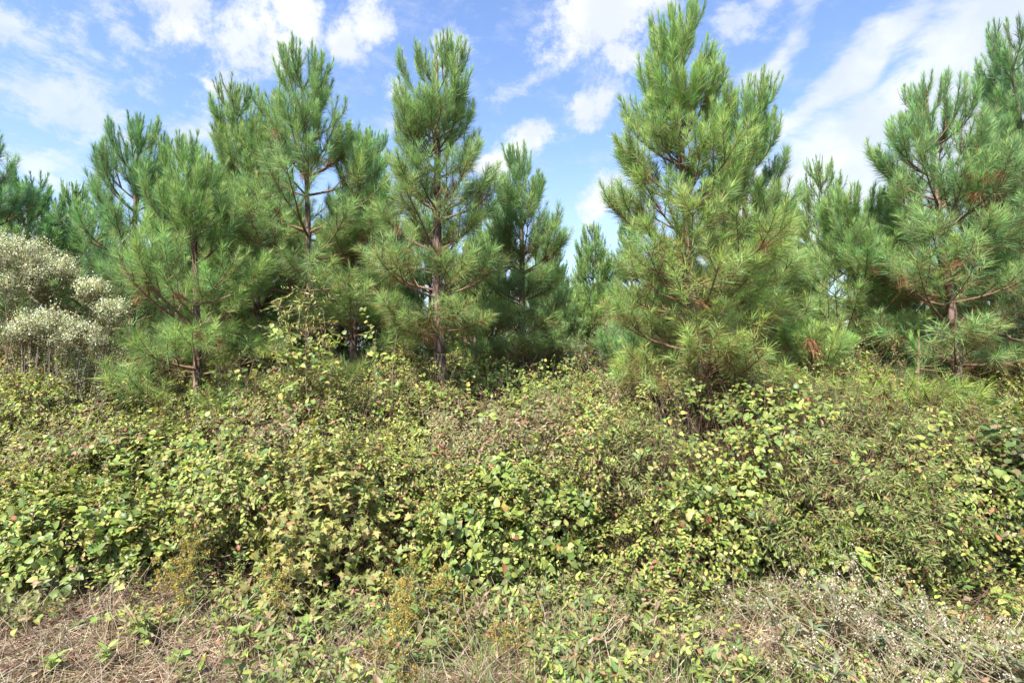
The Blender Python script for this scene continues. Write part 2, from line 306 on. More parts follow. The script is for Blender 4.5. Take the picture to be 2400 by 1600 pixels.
def pine_mesh(seed, H, Rm, cb, lean=(0, 0), tr=.055, dens=520, nl=.195, full=1.0, brown=.25, tint=(1, 1, 1), asym=None, w=.0025, prof=.9, spike=1.0, gap=0):
    """Returns (trunk MB, crown MB) of a young pine with its foot at the origin."""
    reseed(seed); tk = MB(); cr = MB(); lb = MB()
    m = 16; t = np.linspace(0, 1, m); ph = U(0, 6.28, 2)
    tp = np.stack([lean[0]*t + .05*np.sin(4*t*H/4+ph[0])*t, lean[1]*t + .05*np.sin(3.3*t*H/4+ph[1])*t, H*t], -1)
    rad = tr*(1-t)**.85 + .006; rad[0] *= 1.25; tp0 = tp.copy(); tp0[0, 2] -= .25
    tk.tubes(tp0[None], rad[None], (.2, .15, .12), 12)
    S8 = []; S5 = []; lb.tubes(tp[None], (rad*.55)[None], (.2, .15, .12), 5)
    def trunk(h): return np.array([np.interp(h, tp[:, 2], tp[:, k]) for k in range(3)])
    shoots = []                                  # (polyline, relative height, vigour)
    def needled(p, keep, hrel, vig): shoots.append((p, keep, hrel, vig))
    h = cb; wh = 0
    while h < H - .34:
        tt = (h-cb)/(H-cb); n = int(rng.integers(5, 8) if tt < .75 else rng.integers(4, 6)); n = max(3, int(round(n*full)))
        a0 = U(0, 6.28)
        for k in range(n):
            azm = a0 + k*2*np.pi/n + rng.normal(0, .25)
            Ln = Rm*((1-tt)**prof*.95+.16)*U(.72, 1.25)*(1.18+.45*tt)
            if tt < .12: Ln *= .80 + 1.6*tt
            if asym is not None: Ln *= 1 + asym[1]*math.cos(azm-asym[0])
            if tt > .72: Ln *= spike
            Ln = min(Ln, (H-h)*.64+.14)
            if gap and rng.random() < gap: continue
            e0 = R(6 + 40*tt + U(-9, 9)); e1 = e0 + R(30 + 24*tt + U(-10, 16)); e1 = min(e1, R(84))
            p, d = curve_branch(trunk(h + U(-.06, .06)), azm, e0, e1, Ln)
            S8.append((p, .006+.011*Ln, .003))
            needled(p, min(.95, .42/Ln if Ln > .42 else .95), tt, 1.)
            for s in np.arange(.30, .95, .19):
                i = s*7; i0 = int(i); bp = p[i0]*(1-(i-i0)) + p[min(i0+1, 7)]*(i-i0); bd = d[i0]
                ba = math.atan2(bd[0], bd[1]); be = math.asin(np.clip(bd[2], -1, 1))
                for sg in (-1, 1):
                    if rng.random() > .74*min(1, full): continue
                    sl = ((1-s)*Ln*.68 + .14)*U(.75, 1.3); sl = max(.12, min(sl, .9))
                    q, dq = curve_branch(bp, ba + sg*R(U(32, 58)), be + R(U(-6, 22)), min(be + R(U(20+14*tt, 46+20*tt)), R(86)), sl, 5, .07)
                    S5.append((q, .004+.006*sl, .0022)); needled(q, 1. if sl < .35 else .34/sl, tt, .85)
                    if sl > .42:
                        for s2 in (.45, .72):
                            j = int(s2*4); qa = math.atan2(dq[j][0], dq[j][1]); qe = math.asin(np.clip(dq[j][2], -1, 1))
                            for g2 in (-1, 1):
                                z, _ = curve_branch(q[j], qa + g2*R(U(30, 60)), qe + R(U(0, 20)), min(qe + R(U(25, 50)), R(86)), sl*U(.3, .5), 5, .07)
                                S5.append((z, .0045, .002)); needled(z, 1., tt, .75)
        h += (.27 + .10*(1-tt))*U(.7, 1.35)*(.8 if tt > .6 else 1); wh += 1
    for _ in range(int(rng.integers(9, 16))):    # dead lower limbs and stubs
        q, _ = curve_branch(trunk(U(.35, max(.8, cb+.7))), U(0, 6.28), R(U(-12, 22)), R(U(-15, 45)), U(.12, .75), 5, .16); S5.append((q, .007, .0018))
    # leader and its candle shoots
    needled(tp[-4:], 1., 1., 1.1)
    top = tp[-1]
    for k in range(3): q, _ = curve_branch(trunk(H-.16), U(0, 6.28), R(62), R(82), U(.12, .2), 5, .03); needled(q, 1., 1., .8); S5.append((q, .005, .002))
    for lst, mm in ((S8, 8), (S5, 5)):
        P = np.array([a for a, _, _ in lst]); r0 = np.array([[b] for _, b, _ in lst]); r1 = np.array([[c] for _, _, c in lst]); q = np.linspace(0, 1, mm)[None]
        lb.tubes(P, r0*(1-q)+r1*q, (.2, .15, .12), 5 if mm == 8 else 4)
    for p, keep, hr, vig in shoots:
        keep = keep*(.74+.26*min(1, hr*1.5))
        seg = np.linalg.norm(np.diff(p, axis=0), axis=1); tot = seg.sum(); cum = np.concatenate([[0], np.cumsum(seg)])/tot
        vig = vig*U(.72, 1.12); n = max(14, int(dens*1.22*tot*keep*U(.55, 1.15))) if rng.random() > .04 else 4; u = 1-keep*U(0, 1, n)**.85; u[:n//7] = U(.96, 1.0, n//7)
        P = np.stack([np.interp(u, cum, p[:, k]) for k in range(3)], -1)
        i = np.clip(np.searchsorted(cum, u)-1, 0, len(seg)-1); A = nrm(np.diff(p, axis=0))[i]
        tipness = (u-(1-keep))/max(keep, 1e-3)
        ln = nl*vig*U(.75, 1.15, n)*(1-.42*hr)*(.65+.35*np.minimum(1, (1.12-tipness)*2.2+.3))
        spr = np.radians((80-48*hr) - 34*tipness + rng.normal(0, 11, n))
        g = np.array([.192, .325, .132])*np.array(tint)*(1+rng.normal(0, .13))*np.array([1+rng.normal(0, .08), 1, 1+rng.normal(0, .1)])
        col = np.tile(g, (n, 1))*(1+rng.normal(0, .17, (n, 1)))
        yl = tipness > .8; col[yl] *= np.array([1.35, 1.22, 1.15])
        old = (rng.random(n) < 1.3*brown*(1-hr)**1.6*(1.2-tipness)); col[old] = np.array([.30, .18, .075])*U(.6, 1.25, (old.sum(), 1))
        mid = (~old) & (rng.random(n) < .25*(1-hr)); col[mid] *= np.array([1.6, 1.25, .95])
        needles(cr, P, A, ln, spr, np.clip(col, .01, .6), w)
    if brown > 0:                                # hanging clumps of dead needles low in the crown
        for _ in range(int(14*brown*9)):
            p, _, hr, _ = shoots[rng.integers(len(shoots))]
            if hr > .5: continue
            n = 60; P = p[1] + rng.normal(0, .02, (n, 3)); A = np.tile(nrm(np.array([rng.normal(0, .4), rng.normal(0, .4), -.7])), (n, 1))
            needles(cr, P, A, U(.08, .16, n), np.radians(np.abs(rng.normal(0, 32, n))), np.tile([.33, .17, .085], (n, 1))*U(.6, 1.3, (n, 1)), w)
    return tk, cr, lb
def pine(px, Y, pytop, rpx, label, pxtop=None, cbpy=None, group=None, **k):
    b = at(px, 800, Y); x, y = b[0], Y; z = float(gz(x, y)); tp = at(pxtop if pxtop is not None else px, pytop, Y)
    H = tp[2]-z; cbh = .5 if cbpy is None else max(.25, at(px, cbpy, Y)[2]-z)
    tk, cr, lb = pine_mesh(k.pop('seed'), H, rpx*Y/F, cbh, lean=(tp[0]-x, k.pop('ly', 0)), **k)
    e = empty('pine_tree', (x, y, z), label, 'pine tree', group)
    tk.build('trunk', 'bark', e, smooth=True); lb.build('limbs', 'limb', e); cr.build('crown', 'needle', e); return e
def copy_tree(src, loc, rz, s, label, group):
    e = src.copy(); COL.objects.link(e); e.location = loc; e.rotation_euler = (0, 0, rz); e.scale = (s, s, s); tag(e, label, 'pine tree', group)
    for ch in [c for c in src.children]:
        c = ch.copy(); COL.objects.link(c); c.parent = e
    return e
GP = 'young pines along the edge of the thicket'
Q = {}
Q['a'] = pine(300, 6.9, 285, 150, 'blue-green forked pine right of the white flowering bushes, its reddish trunk bare in the middle', pxtop=335, group=GP, seed=11, tr=.05, full=1., gap=.1, tint=(.92, 1, 1.1), cbpy=880, spike=1.15)
Q['b'] = pine(470, 5.9, 345, 170, 'bushy bright green pine with low sweeping boughs, right of the forked pine', pxtop=458, group=GP, seed=12, tr=.05, full=1.05, gap=.04, tint=(1.08, 1.04, .9), cbpy=960, prof=.65, brown=.2)
Q['c'] = pine(640, 7.2, 205, 140, 'dense pine peaking just left of the tall open-topped pine, under the big cloud', pxtop=548, group=GP, seed=13, tr=.05, full=1.05, tint=(1.05, 1, .95), cbpy=860, prof=.7)
Q['d'] = pine(738, 6.6, 128, 165, 'tall open-topped pine with sky showing round its bare orange trunk, under the big cloud', pxtop=708, group=GP, seed=14, tr=.05, full=.95, gap=.16, cbpy=690, spike=1.25, tint=(1, 1, .98))
Q['e'] = pine(830, 6.9, 320, 125, 'mid-height dense pine filling the gap left of the central tall pine', pxtop=835, group=GP, seed=15, tr=.06, cbpy=880, tint=(1.1, 1.05, .95))
Q['f'] = pine(1045, 6.1, 98, 142, 'slender tall pine with a thick bare grey-brown lower trunk, left of centre', pxtop=1012, group=GP, seed=16, tr=.08, full=1.05, gap=.06, cbpy=780, prof=.68, spike=1.15, tint=(1.04, 1.03, .95), brown=.4)
Q['g'] = pine(1228, 7.4, 360, 100, 'smaller narrow pine with a dark thin trunk, just right of the picture centre', pxtop=1212, group=GP, seed=17, tr=.065, cbpy=850, brown=.4, prof=.7, tint=(.98, 1, 1))
Q['h'] = pine(1668, 5.7, 28, 190, 'tallest and broadest pine, bright green to the ground, right of the sky gap', pxtop=1572, group=GP, seed=18, tr=.075, full=1.15, cbpy=900, prof=.85, tint=(1.14, 1.1, .85), brown=.4)
Q['i'] = pine(1760, 6.6, 185, 105, 'pine crowding the right flank of the tallest pine, its tip lower', pxtop=1745, group=GP, seed=19, tr=.06, cbpy=860, prof=.45, tint=(1.05, 1.05, .95))
Q['j'] = pine(2262, 5.9, 195, 172, 'open-crowned pine with a dark forking trunk, second from the right edge', pxtop=2172, group=GP, seed=20, tr=.065, full=1., gap=.12, cbpy=850, prof=.8, tint=(.98, 1.02, 1), brown=.35)
Q['k'] = pine(2440, 6.4, 45, 170, 'tall dark pine half cut off by the right edge of the picture', pxtop=2375, group=GP, seed=21, tr=.065, cbpy=880, tint=(.85, .95, 1), brown=.35)
Q['l'] = pine(2020, 6.6, 440, 130, 'low bushy pine left of the open-crowned pine, feathery tip against white cloud', pxtop=2005, group=GP, seed=22, tr=.055, cbpy=900, prof=.55, tint=(1.06, 1.05, .95), brown=.3)
Q['m'] = pine(2150, 5.3, 790, 95, 'small yellow-green sapling pine low beneath the open-crowned pine', group=GP, seed=23, tr=.03, cbpy=960, prof=.4, tint=(1.18, 1.12, .75), nl=.19, brown=.25)
Q['n'] = pine(1480, 7.4, 740, 85, 'little blue-green pine in shade left of the tallest pine\'s foot', group=GP, seed=24, tr=.03, cbpy=930, prof=.5, tint=(.8, .93, .92), brown=.1)
Q['o'] = pine(85, 8.2, 425, 120, 'dark green twin-tipped pine behind the white flowering bushes', pxtop=70, group=GP, seed=25, tr=.06, cbpy=860, tint=(.92, 1, 1.02), w=.004)
Q['p'] = pine(-75, 7.0, 260, 140, 'pine at the left edge of the picture, only some bough tips showing', group=GP, seed=26, tr=.08, cbpy=760, tint=(.85, .95, 1.1), gap=.2)
Q['q'] = pine(1900, 5.6, 760, 90, 'small bright sapling pine low right of the tallest pine', group=GP, seed=27, tr=.03, cbpy=940, prof=.4, tint=(1.15, 1.1, .8), nl=.19, brown=.35)
# pines of the second row and beyond: copies of four lighter trees
GB = 'pines of the plantation behind the front row'
protoH = 5.0; protos = []
for i, (sd0, rr, tnt) in enumerate([(41, .85, (.95, 1, 1)), (42, 1.0, (1.05, 1.03, .9)), (43, .75, (.9, 1, 1.08)), (44, .95, (1.1, 1.08, .9))]):
    tk, cr, lb = pine_mesh(sd0, protoH, rr, .5, lean=(U(-.2, .2), 0), dens=190, w=.0052, tint=tnt, gap=.03, brown=.3, full=1.1, spike=1.1)
    protos.append((tk, cr, lb))
back = [  # px, depth, top py, label
    (400, 7.9, 520, 'bushy pine filling the gap low between the forked pine and the bushy bright pine'),
    (560, 7.8, 480, 'bushy pine low between the bushy bright pine and the open-topped pine'),
    (690, 8.0, 560, 'short dense pine crowding the foot of the open-topped pine'),
    (800, 7.8, 470, 'bushy pine close right of the open-topped pine\'s bare trunk'),
    (930, 7.9, 520, 'short dense pine left of the thick bare grey-brown trunk'),
    (1110, 8.0, 560, 'short dense pine between the thick bare trunk and the narrow central pine'),
    (240, 8.0, 560, 'short dense pine left of the forked pine, above the white flowers'),
    (1560, 7.4, 560, 'short dense pine behind the lower left boughs of the tallest pine'),
    (1850, 7.3, 600, 'short dense pine low right of the tallest pine'),
    (2110, 7.4, 520, 'short dense pine between the feathery low pine and the open-crowned one'),
    (2360, 7.6, 500, 'short dense pine low at the right edge behind the open-crowned one'),
    (1150, 8.6, 470, 'slim pine tip just left of the narrow central pine, half hidden behind it'),
    (1305, 9.5, 580, 'small twin-tipped pine right of the narrow central pine'),
    (1270, 11.5, 560, 'hazy green pine tip close behind the narrow central pine'),
    (1490, 9.4, 500, 'pine with a bare orange trunk peeping out left of the tallest pine'),
    (1400, 10.5, 530, 'blue-green pine at the right side of the sky gap'),
    (1810, 9.3, 435, 'pine tip right of the tallest pine, thin trunk against white sky'),
    (1935, 10., 390, 'sparse spiky pine standing alone against the white cloud, right of the tallest pine'),
    (880, 8.8, 300, 'pine tip rising in the gap between the open-topped and the slender tall pines'),
    (180, 8.8, 440, 'pine tip between the twin-tipped pine and the forked pine at left'),
    (400, 9.0, 360, 'pine tip seen between the forked pine and the bushy bright pine'),
    (600, 9.2, 300, 'pine glimpsed through the boughs behind the dense left-hand pine'),
    (2120, 9., 400, 'pine glimpsed behind the left side of the open-crowned pine'),
    (2330, 9.2, 330, 'pine glimpsed between the open-crowned pine and the right edge'),
    (1700, 9.5, 420, 'pine hidden mostly behind the tallest pine'),
    (1010, 10.5, 430, 'pine glimpsed behind the thick bare lower trunk'),
    (-20, 10.5, 470, 'low pine tip against cloud at the far left edge'),
    (1350, 19., 650, 'far small pine in the middle of the sky gap'),
    (1390, 23., 670, 'farthest pine tip in the sky gap, nearest its right side'),
    (1322, 24., 685, 'farthest pine tip in the sky gap, nearest its left side'),
    (1430, 15., 600, 'far pine at the right side of the sky gap, behind the blue-green one'),
    (1080, 13., 600, 'far pine filling in right of the slender tall pine'),
    (2080, 13., 560, 'far pine between the feathery low pine and the open-crowned one'),
    (1860, 13., 560, 'far pine low between the two thin-trunked tips right of the tallest pine'),
    (760, 12., 520, 'far pine behind the bare trunk of the open-topped pine'),
    (260, 13., 520, 'far pine low behind the forked pine'),
    (500, 14., 560, 'far pine low behind the bushy bright pine'),
    (1580, 13., 560, 'far pine low behind the left flank of the tallest pine'),
    (2230, 14., 560, 'far pine low behind the dark forking trunk'),
    (20, 14., 560, 'far pine low behind the twin-tipped pine'),
    (920, 14., 580, 'far pine low left of the slender tall pine')]
reseed(77); first = {}
for i, (px, Y, pt, lab) in enumerate(back):
    k = i % 4; b = at(px, 800, Y); z = float(gz(b[0], Y)); s = (at(px, pt, Y)[2]-z)/protoH; rz = U(0, 6.28)
    if k not in first:
        e = empty('pine_tree', (b[0], Y, z), lab, 'pine tree', GB); e.scale = (s, s, s); e.rotation_euler = (0, 0, rz)
        protos[k][0].build('trunk', 'bark', e, smooth=True); protos[k][2].build('limbs', 'limb', e); protos[k][1].build('crown', 'needle', e); first[k] = e
    else: copy_tree(first[k], (b[0], Y, z), rz, s, lab, GB)
# the plantation goes on as one mass beyond the trees one can tell apart
def far_wood():
    reseed(88); mb = MB()
    n = 330; X = U(-60, 60, n); Y = U(26, 75, n); Hh = U(3.2, 4.6, n)
    for x, y, h in zip(X, Y, Hh):
        if abs(x) > y*1.05+3: continue
        m = 900; t = U(0, 1, m)**.8; r = (1-t)**.8*1.3*np.sqrt(U(0, 1, m)); a = U(0, 6.28, m)
        P = np.stack([x+r*np.cos(a), y+r*np.sin(a), .45+.4+t*(h-.4)], -1); A = nrm(np.stack([np.cos(a)*.6, np.sin(a)*.6, np.ones(m)], -1))
        needles(mb, P, A, U(.2, .4, m), np.radians(U(10, 50, m)), np.tile([.09, .14, .06], (m, 1))*U(.6, 1.3, (m, 1)), .03)
    tag(mb.build('far_pine_wood', 'needle'), 'far mass of pine wood closing the horizon between the trunks', 'woodland', kind='stuff')
far_wood()

# ------------------------------------------------------------------ creeper tangle and the shrubs in it
def surf_normal(x, y):
    e = .05; h = lambda a, b: gz(a, b)+cover(a, b)
    return nrm(np.stack([-(h(x+e, y)-h(x-e, y))/(2*e), -(h(x, y+e)-h(x, y-e))/(2*e), np.ones_like(x)], -1))
def tangle():
    reseed(101)
    mbs = {k: MB() for k in ('honey', 'bramble', 'narrow', 'green', 'under')}; st = MB()
    def zone(x, y):
        a = vn(x+20, y+5, .9) + .25*(vn(x, y, 3.)-.5); b = vn(x-13, y+31, .7) + .25*(vn(x+5, y, 2.5)-.5)
        return np.where(b > .71, 'green', np.where(a > .67, 'bramble', np.where(a < .30, 'narrow', 'honey')))
    # upper skin: many shoots on the tangle's surface, a few deeper
    n = 34000; Y = 3.2 + 5.6*U(0, 1, n)**.85; X = U(-1, 1, n)*(Y*.98+.5)
    f = front(X); keep = ((Y > f-.15) | (rng.random(n) < .06 + .22*ss(.3, 1.6, X))) & (rng.random(n) > hollow(X, Y)*.93) & (rng.random(n) < .42 + 1.5*(vn(X+50, Y*1.3, 1.9)*.6 + vn(X, Y+60, 5.)*.4 - .32)); X, Y, f = X[keep], Y[keep], f[keep]; n = len(X)
    c = cover(X, Y); dep = np.abs(rng.normal(0, 1, n))*.10; Z = gz(X, Y) + np.maximum(c - dep*np.minimum(1, c*2.5), .03)
    Z0 = Z - gz(X, Y); P = np.stack([X, Y - .50*ss(.2, .6, Z0)*(1-ss(f+.4, f+1.7, Y)), Z], -1); Nn = surf_normal(X, Y) + np.array([-.1, -.35, .1]) ; zo = zone(X, Y)
    kk = ~((Z0 < .24) & (Y > f-.12) & (Y < f+.9) & (rng.random(n) < .72)); X, Y, P, Nn, zo = X[kk], Y[kk], P[kk], Nn[kk], zo[kk]; n = len(X)
    D = nrm(rng.normal(0, 1, (n, 3))*np.array([1, 1, .35]) + np.array([0, -.35, .15])); D = nrm(D - nrm(Nn)*(D*nrm(Nn)).sum(1, keepdims=True)*.6)
    up = rng.random(n) < .20; D[up] = nrm(D[up] + np.array([0, -.1, 1.6]))
    for k in ('honey', 'bramble', 'narrow', 'green'):
        q = zo == k
        if k == 'green': q = q & (rng.random(n) < .6)
        sprigs(mbs[k], st, P[q], D[q], Nn[q], k, 1.0 if k != 'green' else .75)
    for _ in range(150):
        y = U(4.7, 7.1); x = U(-1, 1)*(y*.92); z = float(gz(x, y)+cover(x, y)); hh = U(.14, .42)*(.7+.6*rng.random()); k = str(rng.choice(['honey', 'honey', 'narrow', 'bramble']))
        lx, ly = rng.normal(0, .16, 2); t = np.linspace(-.5, 1, 8); C = np.stack([x+lx*t*np.abs(t), y+ly*t*np.abs(t), z+hh*t-.12*np.maximum(t, 0)**3*abs(lx)*3], -1); st.tubes(C[None], np.linspace(.004, .0012, 8)[None], np.array([.20, .14, .09]))
        m = int(5+hh*22); u = U(.1, 1, m)*7; i0 = u.astype(int).clip(0, 6); Pm = C[i0]*(1-(u-i0))[:, None]+C[i0+1]*(u-i0)[:, None]
        sprigs(mbs[k], st, Pm, rng.normal(0, .8, (m, 3))+np.array([0, 0, .5]), np.tile([0., -.4, 1.], (m, 1)), k, .62)
    # stray single heart leaves over everything
    q = rng.random(n) < .05; sprigs(mbs['green'], None, P[q]+np.array([0, -.03, .04]), D[q], Nn[q], 'green', .8)
    tag(mbs['honey'].build('honeysuckle_creeper', 'leaf'), 'oval-leaved green creeper sprawling over the whole brush bank', 'creeper', kind='stuff')
    tag(mbs['bramble'].build('bramble_tangle', 'leaf'), 'reddish and dull green bramble leaves woven through the brush', 'brambles', kind='stuff')
    tag(mbs['narrow'].build('narrow_leaved_brush', 'leaf'), 'fine narrow-leaved brush mixed among the creepers', 'brush', kind='stuff')
    tag(mbs['green'].build('greenbrier_creeper', 'glossy'), 'glossy heart-shaped leaves scattered through the brush', 'creeper', kind='stuff')
    # bare stems beneath
    n = 19000; Y = 3.6 + 4.6*U(0, 1, n)**1.2; X = U(-1, 1, n)*(Y*.95+.4); k = Y > front(X)-.25; X, Y = X[k], Y[k]; n = len(X)
    hgt = cover(X, Y)*U(.5, 1.2, n); ln = U(.15, .6, n); a = U(0, 6.28, n); t = np.linspace(0, 1, 5)[None]
    Pz = gz(X, Y)[:, None] + hgt[:, None]*(t if True else 0)
    P = np.stack([X[:, None]+np.cos(a)[:, None]*ln[:, None]*t**1.5, Y[:, None]+np.sin(a)[:, None]*ln[:, None]*t**1.5, Pz], -1) + rng.normal(0, .012, (n, 5, 3))
    st.tubes(P, np.tile(np.linspace(.0035, .0014, 5), (n, 1))*U(.6, 1.5, (n, 1)), pick('litter', n)*np.array([.9, 1, 1.1]))
    tag(st.build('dead_stems', 'dry'), 'thin brown stems and runners under the leaves', 'stems', kind='stuff')
tangle()
def understory():
    reseed(102); mb = MB(); st = MB()
    n = 17000; Y = 7.2 + 6.5*U(0, 1, n); X = U(-1, 1, n)*(Y*.98+.5)
    top = .35 + .95*vn(X+3, Y, .8) + .45*vn(X, Y+8, 2.4); Z = gz(X, Y) + top*U(.0, 1, n)**.6
    P = np.stack([X, Y, Z], -1); D = nrm(rng.normal(0, 1, (n, 3)) + np.array([0, -.3, .6])); Nn = np.tile([0., -.4, 1.], (n, 1)) + rng.normal(0, .3, (n, 3))
    sprigs(mb, st, P, D, Nn, 'under', 1.15)
    n = 2600; Y = 6.8 + 7*U(0, 1, n); X = U(-1, 1, n)*(Y*.98+.5); a = U(0, 6.28, n); t = np.linspace(0, 1, 5)[None]; ln = U(.2, .9, n); h = U(.3, 1.5, n)
    P = np.stack([X[:, None]+np.cos(a)[:, None]*ln[:, None]*t**1.4, Y[:, None]+np.sin(a)[:, None]*ln[:, None]*t**1.4, gz(X, Y)[:, None]+h[:, None]*t], -1) + rng.normal(0, .02, (n, 5, 3))
    st.tubes(P, np.tile(np.linspace(.005, .0015, 5), (n, 1))*U(.6, 1.5, (n, 1)), pick('straw', n)*.8)
    n = 60000; Y = 6.6 + 8*U(0, 1, n); X = U(-1, 1, n)*(Y*.98+.5); P = np.stack([X, Y, gz(X, Y)+.02], -1); A = nrm(rng.normal(0, 1, (n, 3))*np.array([1, 1, .25]))
    needles(mb, P, A, U(.1, .2, n), np.radians(U(0, 10, n)), pick('litter', n), .004)
    tag(mb.build('woodland_undergrowth', 'leaf'), 'dark leafy undergrowth and fallen needles beneath the pines', 'undergrowth', kind='stuff')
    tag(st.build('woodland_twigs', 'dry'), 'dry leaning twigs among the pine trunks', 'twigs', kind='stuff')
understory()

def shrub(px, pytop, Y, rx, ry, sp, label, cat='shrub', name='shrub', n=None, group=None, hang=.3, size=1., seed=0, drop=.6, stems=26, below=0.0):
    """A domed bush: stems from its foot to shoots on a lumpy dome reaching up to pytop."""
    reseed(seed or int(px*7+pytop)); top = at(px, pytop, Y); x0, y0 = top[0], Y; z0 = float(gz(x0, y0)); hz_ = max(.2, top[2]-z0); cz = hz_*(1-drop); rz = hz_*drop
    T, ls, J, sl, pal, mt = SPEC[sp]
    if n is None: n = int(520*(rx*ry*2+rx*rz*1.6)*(.055/ls)**1.1/(J/9)*1.0)
    u = nrm(rng.normal(0, 1, (n, 3))); u = u[(u[:, 2] > -.55*hang*2) ]; u[:, 1] = np.where((u[:, 1] > .3) & (rng.random(len(u)) < .5), -u[:, 1], u[:, 1])
    lump = .80 + .34*vn(u[:, 0]*1.6+px*.01, u[:, 2]*1.6+u[:, 1]*1.2, 1.5) + .12*vn(u[:, 0]*4+px, u[:, 2]*4+u[:, 1]*3, 1.3)
    dep = 1-np.abs(rng.normal(0, .14, len(u)))
    P = np.stack([x0+u[:, 0]*rx*lump*dep, y0+u[:, 1]*ry*lump*dep, z0+cz+u[:, 2]*rz*np.where(u[:, 2] < 0, .9, 1)*lump*dep], -1)
    P[:, 2] = np.maximum(P[:, 2], gz(P[:, 0], P[:, 1])+.03)
    Nn = nrm(u*np.array([1/rx, 1/ry, 1/rz])) + np.array([0, -.1, .45])
    D = nrm(u*.5 + rng.normal(0, .6, u.shape) + np.array([0, 0, .25]))
    e = empty(name, (x0, y0, z0), label, cat, group); mb = MB(); st = MB(); org = np.array([x0, y0, z0])
    q = rng.random(len(P)) < (.55 if sp == 'green' else 1.01); sprigs(mb, st, P[q]-org, D[q], Nn[q], sp, size)
    if sp == 'green':
        k2 = np.repeat(np.where(~q)[0], 3); sprigs(mb, st, P[k2]-org+rng.normal(0, .04, (len(k2), 3)), D[k2]+rng.normal(0, .4, (len(k2), 3)), Nn[k2], 'honey', .95)
    tall = rng.choice(len(P), max(4, len(P)//16), replace=False); tall = tall[u[tall, 2] > .2]      # upright shoots breaking the outline
    for q_ in (0, .14, .26): sprigs(mb, st, P[tall]-org+np.array([0, 0, q_])+rng.normal(0, .015, (len(tall), 3)), rng.normal(0, .3, (len(tall), 3))+np.array([0, 0, 1.]), Nn[tall], sp if sp != 'green' else 'honey', size*.85)
    ns = min(stems*4, len(P)); tgt = P[rng.choice(len(P), ns, replace=False)]-org; t = np.linspace(0, 1, 6)[None, :, None]; foot = rng.normal(0, 1, (ns, 3))*np.array([rx*.28, ry*.28, 0]); foot[:, 2] = -.06
    C = foot[:, None]*(1-t) + tgt[:, None]*t; C[..., 2] += .10*np.sin(np.pi*t[..., 0])*hz_; C += rng.normal(0, .016, C.shape); C[..., 0] += U(-.1, .1, (ns, 1))*np.sin(np.pi*t[..., 0])
    st.tubes(C, np.tile(np.linspace(.006, .0018, 6), (ns, 1))*U(.6, 1.4, (ns, 1)), pick('straw', ns)*np.array([.42, .37, .36]))  # stem colour darkened to deepen the shade inside the bush
    mb.build('foliage', mt, e); st.build('stems', 'dry', e); return e, P, u
shr = [
 (330, 1015, 5.2, .70, .50, 'green', 'yellow-green heart-leaved bush at left, above the dark hollow with bare twigs'),
 (110, 1075, 5.0, .65, .45, 'honey', 'small-leaved bush at the left edge below the white flowering bushes'),
 (190, 1165, 4.55, .66, .36, 'green', 'broad heart-leaved bush overhanging the ground at the lower left edge'),
 (500, 1080, 5.0, .50, .40, 'honey', 'light green oval-leaved bush right of the dark hollow with bare twigs'),
 (640, 880, 5.8, .75, .50, 'narrow', 'tall narrow-leaved bush under the vine-covered sapling'),
 (860, 905, 5.9, .62, .45, 'narrow', 'narrow-leaved bush just left of the thick bare pine trunk'),
 (790, 1000, 5.2, .55, .40, 'narrow', 'narrow-leaved bush rising behind the yellow-leaved maple'),
 (575, 1130, 4.7, .36, .30, 'narrow', 'grey-green wispy bush touching the left side of the yellow-leaved maple'),
 (1215, 1085, 4.75, .58, .40, 'green', 'glossy heart-leaved mound in the centre of the bank'),
 (1120, 1180, 4.5, .40, .28, 'green', 'smaller heart-leaved clump below and left of the glossy central mound'),
 (975, 1030, 5.3, .55, .40, 'honey', 'oval-leaved bush between the maple and the glossy central mound'),
 (1430, 1075, 5.3, .60, .45, 'bramble', 'dusky reddish bramble right of the glossy central mound'),
 (1610, 965, 6.0, .85, .55, 'honey', 'pale green bush at the foot of the tallest pine'),
 (1700, 1120, 4.8, .60, .40, 'green', 'yellow-green heart-leaved bush in the right half, above a dark hollow'),
 (1930, 1050, 5.3, .65, .45, 'honey', 'oval-leaved bush above the dry white-headed weeds'),
 (1900, 935, 6.3, .60, .45, 'bramble', 'pinkish bramble just below the grey shrub at right'),
 (2140, 1140, 4.6, .50, .36, 'green', 'bright heart-leaved bush beside the dark bush at the right edge'),
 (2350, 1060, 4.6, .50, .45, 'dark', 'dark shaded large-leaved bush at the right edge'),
 (2290, 925, 5.9, .80, .50, 'honey', 'pale-tipped bush at the right edge below the tall dark pine'),
 (1320, 955, 6.6, .75, .50, 'honey', 'sunlit bush behind the reddish bramble, under the narrow central pine'),
 (460, 930, 6.4, .75, .50, 'honey', 'bush with pale upright shoots below the bushy bright pine'),
 (170, 985, 6.0, .80, .50, 'bramble', 'brownish brush below the stems of the white flowering bushes'),
 (1020, 960, 6.4, .60, .40, 'honey', 'bush wrapped round the foot of the thick bare pine trunk'),
 (1560, 1190, 4.5, .45, .30, 'honey', 'oval-leaved clump between the reddish bramble and the right-hand heart-leaved bush'),
 (2020, 1230, 4.3, .40, .28, 'green', 'heart-leaved clump directly behind the dry white-headed weeds')]
for a in shr: shrub(*a[:2], a[2]-(.38 if a[2] < 5.1 else .15 if a[2] < 5.6 else 0), *a[3:], group='leafy bushes on the bank', name='leafy_bush', cat='bush')
def maple_bush(px, pt, Y, rx, ry, lab, n): shrub(px, pt, Y, rx, ry, 'maple', lab, name='maple_sapling', cat='sapling', n=n, drop=.62, group='yellowing maple saplings')
maple_bush(765, 1080, 4.05, .36, .28, 'large yellow and red tinged maple sapling left of centre', 300)
